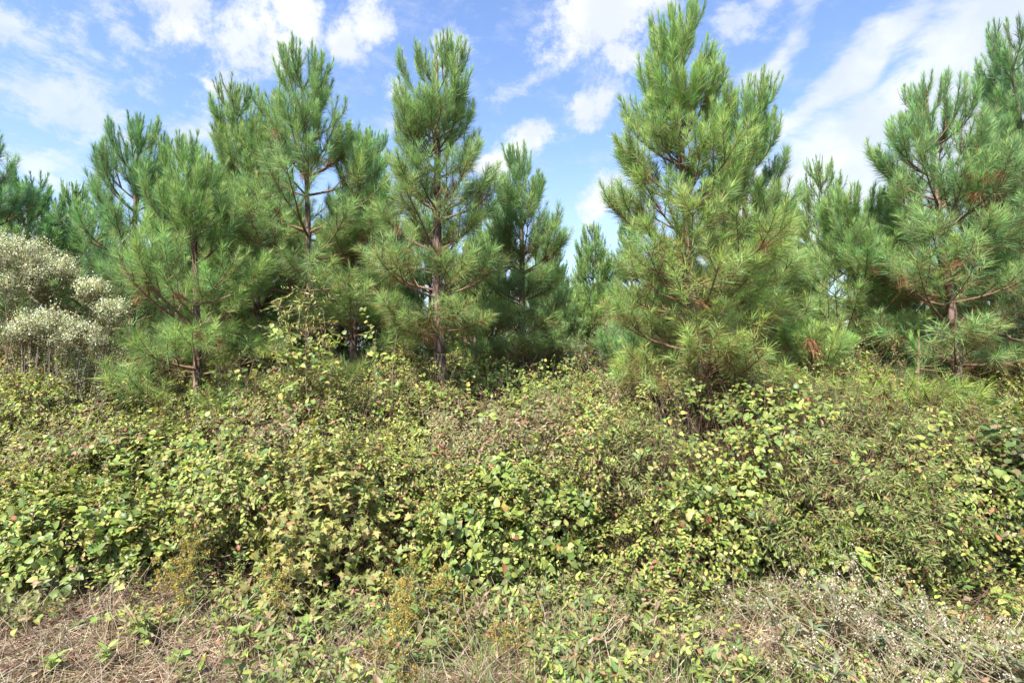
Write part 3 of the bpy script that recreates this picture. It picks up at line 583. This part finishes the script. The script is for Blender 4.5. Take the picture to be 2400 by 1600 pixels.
maple_bush(690, 1275, 3.75, .18, .15, 'small pink-tinged maple sapling at the foot of the large one', 80)
maple_bush(905, 1290, 3.85, .14, .12, 'little green maple seedling right of the dark hollow', 26)

# grey-green shrubs behind the bank
for a in [(1345, 800, 7.6, .42, .35, 'grey-green fine-leaved shrub at the foot of the sky gap'),
          (1430, 765, 8.2, .40, .35, 'taller grey-green shrub just left of the tallest pine'),
          (1815, 785, 7.2, .45, .35, 'grey-green shrub right of the tallest pine\'s foot'),
          (2075, 895, 5.9, .38, .30, 'low sage-coloured shrub in front of the bright sapling pine'),
          (1930, 880, 6.6, .30, .30, 'twiggy sage-coloured shrub left of the low sage one')]:
    shrub(*a[:5], 'sage', a[5], name='sage_shrub', cat='shrub', drop=.5, group='grey-green shrubs', stems=50)
for a in [(245, 815, 5.75, .36, .3, 'sage', 'brownish-green shrub under the lower white-flowered bush, thick with twigs'), (30, 800, 6.3, .5, .35, 'bramble', 'shadowy brush under the large white-flowered bush at the left edge'), (110, 880, 5.5, .5, .3, 'honey', 'leafy brush hiding the feet of the white-flowered bushes')]:
    shrub(*a, group='brush under the white flowering bushes', name='brushy_shrub', drop=.62, stems=16)
def bare_shrub(px, pt, Y, rx, lab, n=90):
    reseed(px); tp = at(px, pt, Y); x, y = tp[0], Y; z = float(gz(x, y)); h = tp[2]-z
    st = MB(); a = U(0, 6.28, n); r = rx*np.sqrt(U(0, 1, n)); t = np.linspace(0, 1, 7)[None]; hh = h*U(.55, 1, n)
    P = np.stack([np.cos(a)[:, None]*r[:, None]*t**.8, np.sin(a)[:, None]*r[:, None]*t**.8, hh[:, None]*t-.05], -1)+rng.normal(0, .016, (n, 7, 3))
    st.tubes(P, np.tile(np.linspace(.005, .0015, 7), (n, 1)), pick('straw', n)*.85, 4)
    k = np.repeat(np.arange(n), 5); i = rng.integers(2, 6, len(k)); b = P[k, i]; d = nrm(rng.normal(0, 1, (len(k), 3))+np.array([0, 0, .8])); ln = U(.06, .2, (len(k), 1, 1))
    st.tubes(b[:, None]+d[:, None]*ln*np.linspace(0, 1, 4)[None, :, None]+rng.normal(0, .006, (len(k), 4, 3)), np.tile(np.linspace(.002, .001, 4), (len(k), 1)), pick('straw', len(k))*.85)
    o = st.build('bare_shrub', 'dry', loc=(0, 0, 0)); o.location = (x, y, z); tag(o, lab, 'bare shrub', 'leafless shrubs')
bare_shrub(1370, 880, 6.9, .38, 'pinkish-grey leafless shrub below the grey-green shrub at the sky gap', 130)
bare_shrub(1985, 905, 6.2, .35, 'dark twiggy leafless shrub between the two low sage shrubs', 90)
bare_shrub(420, 1200, 4.85, .42, 'bare brown twigs in the dark hollow at lower left', 110)
bare_shrub(40, 830, 6.1, .5, 'leafless grey stems at the left edge below the white flowers', 40)
bare_shrub(1000, 840, 6.6, .40, 'dry twigs with brown needles left of the thick bare pine trunk', 60)

# white flowering groundsel bushes
def groundsel(px, Y, lobes, lab, foot_px):
    """lobes: (px, py, rx_m, rz_m) flowering masses on long bare grey stems"""
    reseed(px+900); f = at(foot_px, 800, Y); x0, y0 = f[0], Y; z0 = float(gz(x0, y0)); org = np.array([x0, y0, z0])
    e = empty('groundsel_bush', org, lab, 'flowering bush', 'white flowering bushes'); fl = MB(); lf = MB(); st = MB()
    for lx, ly, rx, rz in lobes:
        c = at(lx, ly, Y)-org; n = int(760*rx*(rz+.2)/.5); u = nrm(rng.normal(0, 1, (n, 3))); lump = .40+.95*vn(u[:, 0]*2+lx, u[:, 2]*2+u[:, 1]*1.5, 1.6)
        dep = 1-np.abs(rng.normal(0, .2, n)); P = c + u*np.array([rx, rx*.8, rz])*(lump*dep)[:, None]
        white = (u[:, 2] > -.35) & (rng.random(n) < .72)
        # a panicle = a cloud of little fluffy heads
        Pw = P[white]; K = len(Pw); J = 22; q = Pw[:, None] + rng.normal(0, .026, (K, J, 3)) + np.array([0, -.01, .035]); q = q.reshape(-1, 3); m = len(q)
        fr = frames(rng.normal(0, .5, (m, 3))+np.array([0, -.2, 1.]), rng.normal(0, 1, (m, 3)))
        T = leaf_t(.42, (1,), .3, 0.); fl.inst(T[0], T[1], fr*(U(.011, .021, m))[:, None, None], q, pick('white', m, .12), None)
        D = nrm(u*.4+rng.normal(0, .4, u.shape)+np.array([0, 0, .8])); sprigs(lf, st, P-np.array([0, 0, .05]), D, u+np.array([0, 0, .4]), 'sage', .8)
        nb = 3; tg = P[rng.choice(n, nb, replace=False)]; t = np.linspace(0, 1, 8)[None, :, None]; ft = rng.normal(0, .05, (nb, 3)); ft[:, 2] = -.1
        B = ft[:, None]*(1-t)+tg[:, None]*t + rng.normal(0, .018, (nb, 8, 3))*t; B[..., 2] -= .12*np.sin(np.pi*t[..., 0]); B[..., 0] += U(-.09, .09, (nb, 1))*np.sin(U(3, 6, (nb, 1))*t[..., 0])
        B[-1, :, :] = B[-1, :, :]; st.tubes(B, np.tile(np.linspace(.013, .003, 8), (nb, 1))*U(.35, 1., (nb, 1)), np.array([.26, .215, .18])*U(.6, 1.2, (nb, 1)), 5)
    fl.build('flower_heads', 'flower', e); lf.build('foliage', 'leaf', e); st.build('stems', 'dry', e)
groundsel(60, 6.0, [(40, 605, .46, .20), (-60, 600, .5, .28), (115, 650, .30, .20), (30, 680, .40, .18), (150, 640, .16, .14)], 'large white-flowered bush against the left edge of the picture', 105)
groundsel(180, 5.5, [(120, 765, .26, .15), (60, 785, .20, .10), (215, 690, .16, .13), (265, 735, .15, .12), (190, 800, .26, .16)], 'lower white-flowered bush with two heads, in front of the large one', 180)

# vine-clad saplings standing above the bank
def vined(px0, Y, pts, lab, sp='green', n=50, size=.9, name='vine_covered_sapling'):
    reseed(px0+33); f = at(px0, 800, Y); z = float(gz(f[0], Y)); org = np.array([f[0], Y, z]); e = empty(name, org, lab, 'sapling', 'vine-hung saplings'); mb = MB(); st = MB()
    for (px, py) in pts:
        tp = at(px, py, Y+U(-.2, .2))-org; t = np.linspace(0, 1, 9)[None, :, None]; C = tp[None, None]*t + rng.normal(0, .014, (1, 9, 3))*t; C[..., 0] += .06*np.sin(t[..., 0]*6+px)
        st.tubes(C, np.linspace(.010, .0025, 9)[None], np.array([.27, .21, .16]), 5)
        k = n; u = U(.35, 1, k); i = u*8; i0 = i.astype(int).clip(0, 7); P = C[0, i0]*(1-(i-i0))[:, None]+C[0, i0+1]*(i-i0)[:, None] + rng.normal(0, .045, (k, 3))
        D = nrm(rng.normal(0, 1, (k, 3))+np.array([0, -.2, .2])); sprigs(mb, st, P, D, rng.normal(0, .3, (k, 3))+np.array([0, -.5, .8]), sp, size)
    mb.build('foliage', SPEC[sp][5], e); st.build('stems', 'dry', e)
vined(720, 5.2, [(735, 775), (650, 800), (690, 790), (790, 800)], 'sapling hung with heart-leaved vine rising above the bank left of centre', n=26)
vined(715, 5.3, [(705, 665), (735, 690), (660, 700), (750, 720)], 'spindly willow-leaved sapling with yellow-orange leaves above the vine-hung one', sp='oak', n=42, size=.8, name='willow_oak_sapling')
vined(940, 5.4, [(930, 790), (945, 860), (880, 770)], 'drooping strand of big-leaved vine left of the thick bare pine trunk', n=13)
vined(520, 5.4, [(520, 860), (580, 850)], 'pale arching shoots in front of the bushy bright pine', n=12)
vined(2330, 4.3, [(2290, 1120), (2350, 1170), (2230, 1110)], 'leaning leafy twig in front of the dark bush at the right edge', sp='narrow', n=16, size=1.1, name='leaning_twig')
vined(300, 6.0, [(300, 880), (290, 910)], 'little upright shoot at the foot of the forked pine', sp='honey', n=18)

# ------------------------------------------------------------------ foreground: litter, straw, weeds
def foreground():
    reseed(201); mb = MB(); n = 170000
    Y = 2.2 + 3.4*U(0, 1, n)**.9; X = U(-1, 1, n)*(Y*1.0+.3); a = U(0, 6.28, n); k = vn(X, Y, 1.7)+.3*vn(X, Y, 6.) > .30; X, Y, a = X[k], Y[k], a[k]; n = len(X)
    P = np.stack([X, Y, gz(X, Y)+U(.0, .05, n)], -1); tilt = U(-.05, .45, n)**1; A = nrm(np.stack([np.cos(a), np.sin(a), tilt], -1))
    needles(mb, P, A, U(.05, .20, n), np.radians(U(0, 15, n)), pick('straw', n), .0030)
    tag(mb.build('dry_grass', 'dry'), 'matted pale dry grass and straw on the ground in front', 'dry grass', kind='stuff')
    mb = MB(); n = 9000; Y = 2.3 + 3.6*U(0, 1, n); X = U(-1, 1, n)*(Y*1.0+.3); P = np.stack([X, Y, gz(X, Y)+U(.01, .06, n)], -1)
    fr = frames(rng.normal(0, 1, (n, 3))*np.array([1, 1, .3]), np.array([0, 0, 1.])+rng.normal(0, .5, (n, 3)))
    T = leaf_t(.26, (1, .8), .45, .35); mb.inst(T[0], T[1], fr*U(.03, .075, n)[:, None, None], P, pick('litter', n), T[2])
    tag(mb.build('leaf_litter', 'dry'), 'curled brown fallen leaves lying in the dry grass', 'fallen leaves', kind='stuff')
    mb = MB(); st = MB(); n = 7000; Y = 2.4 + 2.6*U(0, 1, n); X = U(-1, 1, n)*(Y*1.0+.3)
    k = (.55*vn(X+7, Y+2, 1.3)+.60*vn(X, Y, 4.3) > .625-.165*ss(-.6, 1.0, X)); X, Y = X[k], Y[k]; n = len(X)
    P = np.stack([X, Y, gz(X, Y)+U(.01, .12, n)], -1); D = nrm(rng.normal(0, .7, (n, 3))+np.array([0, 0, .8])); NN = np.tile([0., -.3, 1.], (n, 1)); r_ = rng.random(n)+.5*(vn(X, Y, 1.1)-.5)
    for lo, hi, sp_, sz in ((-9, .35, 'weed', 1.), (.35, .6, 'weed', 1.5), (.6, .8, 'honey', 1.1), (.8, .95, 'bramble', 1.1), (.95, 9, 'narrow', .9)):
        q = (r_ >= lo) & (r_ < hi); sprigs(mb, st, P[q], D[q], NN[q], sp_, sz)
    tag(mb.build('low_weeds', 'leaf'), 'low green weeds creeping over the ground in front', 'weeds', kind='stuff')
    n = 6000; Y = 2.4 + 2.4*U(0, 1, n); X = U(-1, 1, n)*(Y*1.0+.3); a = U(0, 6.28, n); t = np.linspace(0, 1, 5)[None]; ln = U(.05, .35, n); h = U(.03, .30, n)
    C = np.stack([X[:, None]+np.cos(a)[:, None]*ln[:, None]*t, Y[:, None]+np.sin(a)[:, None]*ln[:, None]*t, gz(X, Y)[:, None]+h[:, None]*t], -1)+rng.normal(0, .006, (n, 5, 3))
    st.tubes(C, np.tile(np.linspace(.0024, .0012, 5), (n, 1)), pick('straw', n))
    tag(st.build('weed_stalks', 'dry'), 'thin dry stalks standing and lying among the low weeds', 'stalks', kind='stuff')
    mb = MB(); n = 30000; cx = U(-1, 1, 900); cy = 2.5+2.2*U(0, 1, 900); cx = cx*(cy+.2); c = rng.integers(0, 900, n); P = np.stack([cx[c]+rng.normal(0, .03, n), cy[c]+rng.normal(0, .03, n), np.zeros(n)], -1)
    k = vn(P[:, 0]+30, P[:, 1], .9) + .25*ss(.5, 2.5, P[:, 0]) > .52; P = P[k]; n = len(P); P[:, 2] = gz(P[:, 0], P[:, 1])
    A = nrm(rng.normal(0, .45, (n, 3))+np.array([0, 0, 1.])); needles(mb, P, A, U(.06, .22, n), np.radians(U(0, 20, n)), np.array([.17, .23, .07])*U(.6, 1.5, (n, 1)), .0032)
    tag(mb.build('green_grass', 'leaf'), 'tufts of green grass near the bottom of the picture', 'grass', kind='stuff')
foreground()

def weed(px, py, Y, kind, lab, lean=0., seed=0, s=1.):
    """An upright herb with its head at (px, py)."""
    reseed(int(px*3+py)+seed); tp = at(px, py, Y); x = tp[0]+lean; z = float(gz(x, Y)); org = np.array([x, Y, z]); h = tp[2]-z
    e = empty({'gold': 'goldenrod', 'tan': 'dry_boneset'}[kind], org, lab, 'wildflower' if kind == 'gold' else 'dried weed', {'gold': 'goldenrod plants', 'tan': 'dried white-headed weeds'}[kind])
    fl = MB(); lf = MB(); st = MB(); ns = 5; t = np.linspace(0, 1, 7)[None, :, None]
    top = np.array([tp[0], Y, tp[2]])-org + rng.normal(0, .14*s, (ns, 3))*np.array([1, .7, .45]); foot = rng.normal(0, .004, (ns, 3))*np.array([1, 1, 0])
    C = foot[:, None]*(1-t)+top[:, None]*t; C[..., 0] += .03*np.sin(t[..., 0]*4); sc = (.20, .19, .10) if kind == 'gold' else (.42, .35, .23)
    st.tubes(C, np.tile(np.linspace(.0035, .0016, 7), (ns, 1)), np.array(sc), 4)
    for i in range(ns):
        if kind == 'gold': nb = 15; dz = U(0, .24*s, (nb, 1)); b = C[i, -1] + np.array([0, 0, 1.])*-dz; dr = rng.normal(0, 1, (nb, 3)); dr[:, 2] = .5; bl = (.025+.38*dz)*U(.5, 1.2, (nb, 1))*s
        else: nb = 7; b = C[i, -1] + np.array([0, 0, 1.])*-U(.03, .16*s, (nb, 1)); dr = rng.normal(0, 1, (nb, 3)); dr[:, 2] = 1.0; bl = U(.05, .15, (nb, 1))*s
        dr = nrm(dr); tt = np.linspace(0, 1, 4)[None, :, None]; B = b[:, None]+dr[:, None]*bl[:, None]*tt; B[..., 2] -= (.25 if kind == 'gold' else 0)*bl*tt[..., 0]**2
        fl.tubes(B, np.tile(np.linspace(.0015, .0008, 4), (nb, 1)), np.array(sc)); fl.tubes(C[i:i+1], np.linspace(.003, .0014, 7)[None], np.array(sc))
        J = 26 if kind == 'gold' else 10; u = U(.25 if kind == 'gold' else .75, 1.05, (nb, J, 1)); q = (b[:, None]+dr[:, None]*bl[:, None]*u + rng.normal(0, .006 if kind == 'gold' else .010, (nb, J, 3))).reshape(-1, 3); m = len(q)
        fr = frames(rng.normal(0, .6, (m, 3))+np.array([0, 0, .8]), rng.normal(0, 1, (m, 3))); T = leaf_t(.40, (1,), .3, 0)
        fl.inst(T[0], T[1], fr*U(.008, .016, m)[:, None, None]*s*(.72 if kind == 'gold' else .8), q, pick(kind, m), None)
    k = 46; i = rng.integers(0, ns, k); j = rng.integers(1, 6, k); P = C[i, j]; d = rng.normal(0, 1, (k, 3)); d[:, 2] = .2
    T = leaf_t(.13, (1, .8), .2, .35); lf.inst(T[0], T[1], frames(d, np.tile([0, 0, 1.], (k, 1)))*U(.05, .10, k)[:, None, None]*s, P, pick('weed' if kind == 'gold' else 'sage', k), T[2])
    fl.build('flower_heads', 'flower', e); lf.build('leaves', 'leaf', e); st.build('stems', 'dry', e)
for a in [(470, 1250, 4.25, 'tall yellow goldenrod at the edge of the dark hollow at left'), (435, 1310, 4.0, 'goldenrod with a drooping plume just in front of the one by the dark hollow'),
          (655, 1330, 3.85, 'bright yellow goldenrod at the foot of the small pink-tinged maple'), (915, 1320, 3.9, 'brownish goldenrod below the dark hollow right of the maple'),
          (1015, 1370, 3.75, 'large rusty-gold goldenrod left of centre in the foreground'), (985, 1410, 3.6, 'low goldenrod touching the large rusty-gold one'),
          (1100, 1470, 3.4, 'rust-coloured goldenrod near the bottom centre'), (1185, 1465, 3.45, 'bright goldenrod near the bottom centre, rightmost of all'),
          (1045, 1340, 3.8, 'thin goldenrod behind the large rusty-gold one'), (930, 1500, 3.3, 'faded greenish goldenrod nearest the bottom, left of the yellow flower')]:
    weed(a[0], a[1], a[2]-.38, 'gold', a[3], s=1.)
for a in [(1870, 1340, 3.95, 'tallest dry white-headed weed at the left of the pale clump'), (1915, 1350, 3.9, 'dry white-headed weed second from left in the pale clump'),
          (2030, 1345, 3.95, 'flat-topped dry weed standing apart at the right of the pale clump'), (1835, 1410, 3.75, 'dry weed low at the left of the pale clump'),
          (1975, 1420, 3.7, 'dry weed in the middle of the pale clump'), (2075, 1400, 3.75, 'dry weed below the flat-topped one'),
          (2235, 1440, 3.6, 'single dry weed right of the pale clump'), (2270, 1500, 3.4, 'fuller dry weed near the lower right corner'),
          (2190, 1520, 3.3, 'dry weed left of the fuller one near the lower right corner'), (1890, 1500, 3.4, 'dry weed low below the pale clump'), (2120, 1530, 3.3, 'short dry weed beside the grey-green big-leaved plant')]:
    weed(a[0], a[1], 2.55+(a[2]-3.3)*.95, 'tan', a[3], lean=U(.2, .5), s=1.)

def rosette(px, py, Y, n, size, col, lab, name='broad_leaved_plant', up=.6):
    reseed(int(px+py)); p = at(px, py, Y); z = float(gz(p[0], Y)); h = max(.03, p[2]-z); a = np.arange(n)*2.4+U(0, 6, 1)
    d = np.stack([np.cos(a), np.sin(a), np.full(n, up)*U(.3, 1.3, n)], -1); mb = MB(); st = MB()
    Pn = np.stack([np.zeros(n), np.zeros(n), h*U(.55, 1, n)], -1)
    mb.inst(T_BIG[0], T_BIG[1], frames(d, np.tile([0, 0, 1.], (n, 1)))*(size*U(.7, 1.2, n))[:, None, None], Pn, np.array(col)*U(.8, 1.25, (n, 1)), T_BIG[2])
    t = np.linspace(-.05, 1, 5); st.tubes(np.stack([0*t, 0*t, h*t], -1)[None], np.linspace(.004, .003, 5)[None], np.array([.2, .24, .1]), 5)
    e = empty(name, (p[0], Y, z), lab, 'seedling' if name == 'seedling' else 'plant', 'green seedlings on the straw' if name == 'seedling' else 'broad-leaved plants'); mb.build('leaves', 'leaf', e); st.build('stem', 'dry', e)
rosette(1005, 1530, 3.1, 8, .15, (.24, .31, .15), 'soft grey-green big-leaved plant behind the yellow flower at the bottom')
rosette(160, 1490, 3.4, 9, .12, (.15, .24, .06), 'dark green broad-leaved seedling at the lower left')
rosette(2130, 1490, 3.15, 8, .17, (.20, .28, .11), 'grey-green plant with long drooping leaves at the lower right')
rosette(2190, 1570, 2.9, 4, .17, (.30, .38, .07), 'bright yellow-green big leaf standing at the lower right edge')
rosette(900, 1590, 2.95, 5, .10, (.17, .26, .06), 'small green seedling at the bottom left of the yellow flower')
rosette(640, 1585, 2.95, 5, .11, (.16, .26, .06), 'pointed green seedling on the bottom edge, left of centre')
rosette(465, 1400, 3.8, 6, .09, (.24, .34, .09), 'light green seedling on bare straw below the goldenrod at left')
rosette(2290, 1340, 3.9, 7, .12, (.27, .36, .08), 'bright rosette of leaves below the dark bush at right')
for a in [(60, 1450, 3.6, 'pale green seedling among straw near the left edge'), (330, 1480, 3.45, 'seedling standing alone on the bare straw at lower left'), (250, 1545, 3.15, 'seedling near the bottom edge at far left'),
          (560, 1500, 3.35, 'yellowish seedling on the straw right of the bare patch'), (420, 1560, 3.05, 'low seedling on the bottom edge beneath the bare patch'), (120, 1570, 3.05, 'seedling in the bottom left corner'),
          (720, 1480, 3.4, 'light green seedling on straw below the maple saplings'), (800, 1550, 3.1, 'seedling on the bottom edge between the maple and the yellow flower')]:
    rosette(a[0], a[1]-25, a[2]-.12, 9, .075, (.24, .33, .09), a[3], name='seedling', up=1.)
def blossom():
    p = at(1008, 1597, 2.85); z = float(gz(p[0], 2.85)); h = p[2]-z; reseed(5); mb = MB(); k = 60; a = U(0, 6.28, k); d = np.stack([np.cos(a), np.sin(a), U(.1, 1.4, k)], -1)
    T = leaf_t(.3, (1,), .1, .1); mb.inst(T[0], T[1], frames(d, np.tile([0, 0, 1.], (k, 1)))*U(.015, .026, k)[:, None, None], np.tile([0, 0, h], (k, 1)), np.array([.80, .60, .02])*U(.8, 1.1, (k, 1)), None)
    e = empty('yellow_flower', (p[0], 2.85, z), 'single bright yellow flower on the bottom edge of the picture', 'flower'); mb.build('petals', 'flower', e)
    st = MB(); t = np.linspace(-.05, 1, 4); st.tubes(np.stack([0*t, 0*t, h*t], -1)[None], np.full((1, 4), .002), np.array([.15, .22, .06]), 5); st.build('stem', 'dry', e)
blossom()
def stick(pts, r, lab, col=(.42, .36, .31)):
    reseed(int(pts[0][0])); P = np.array([at(*p) for p in pts]); m = 14; u = np.linspace(0, len(P)-1, m); C = np.stack([np.interp(u, np.arange(len(P)), P[:, k]) for k in range(3)], -1)+rng.normal(0, .006, (m, 3)); o = C[0].copy()
    mb = MB(); mb.tubes((C-o)[None], np.linspace(r, r*.5, m)[None], np.array(col), 6); b = mb.build('fallen_twig', 'twig', smooth=True); b.location = o; tag(b, lab, 'twig', 'bare twigs')
stick([(1230, 1520, 3.3), (1400, 1545, 3.25), (1650, 1560, 3.2)], .0042, 'long pale twig lying across the weeds at the bottom centre')
stick([(255, 1440, 3.9), (300, 1560, 3.3)], .003, 'thin pale twig on the straw at lower left')
stick([(80, 1300, 4.2), (125, 1320, 4.2), (150, 1395, 4.15)], .004, 'arched grey twig at the left below the heart-leaved bush')
stick([(810, 1395, 3.95), (870, 1310, 4.1), (900, 1230, 4.25)], .004, 'slanting grey twig across the dark hollow beside the maple')
stick([(2270, 1500, 3.4), (2170, 1400, 3.7)], .004, 'slanting brown stalk beside the dry weeds at lower right', (.34, .24, .18))
stick([(1460, 1560, 3.2), (1560, 1470, 3.5)], .003, 'short slanting twig right of centre at the bottom')
# scattered turning leaves
def turning():
    reseed(303); mb = MB(); pts = [(595, 1175, 4.5), (440, 1235, 4.3), (1030, 1030, 5.1), (1475, 1310, 4.), (770, 1060, 4.8), (820, 1095, 4.7), (1760, 1100, 4.8), (2310, 1170, 4.3)]
    for i, p in enumerate(pts):
        P = at(*p)[None]; T = T_HEART; c = [(.62, .16, .13), (.70, .20, .04), (.60, .14, .09), (.62, .36, .07)][i % 4]
        m = MB(); m.inst(T[0], T[1], frames(rng.normal(0, 1, (1, 3)), np.array([[-.1, -1., .6]]))*.075, P*0, np.array([c]), T[2])
        o = m.build('turned_leaf', 'leaf'); o.location = P[0]
        tag(o, ['pink leaf catching light left of the large maple', 'orange leaf at the edge of the dark hollow', 'red leaf below the thick bare pine trunk', 'orange leaf at the lower right of the glossy central mound', 'pink leaf above the large maple', 'orange leaf above the right side of the large maple', 'red leaf in the brush above the right-hand dark hollow', 'orange leaf on the dark bush at the right edge'][i], 'leaf', 'red and orange leaves in the brush')
turning()
print('verts', sum(len(m.vertices) for m in bpy.data.meshes), 'polys', sum(len(m.polygons) for m in bpy.data.meshes))
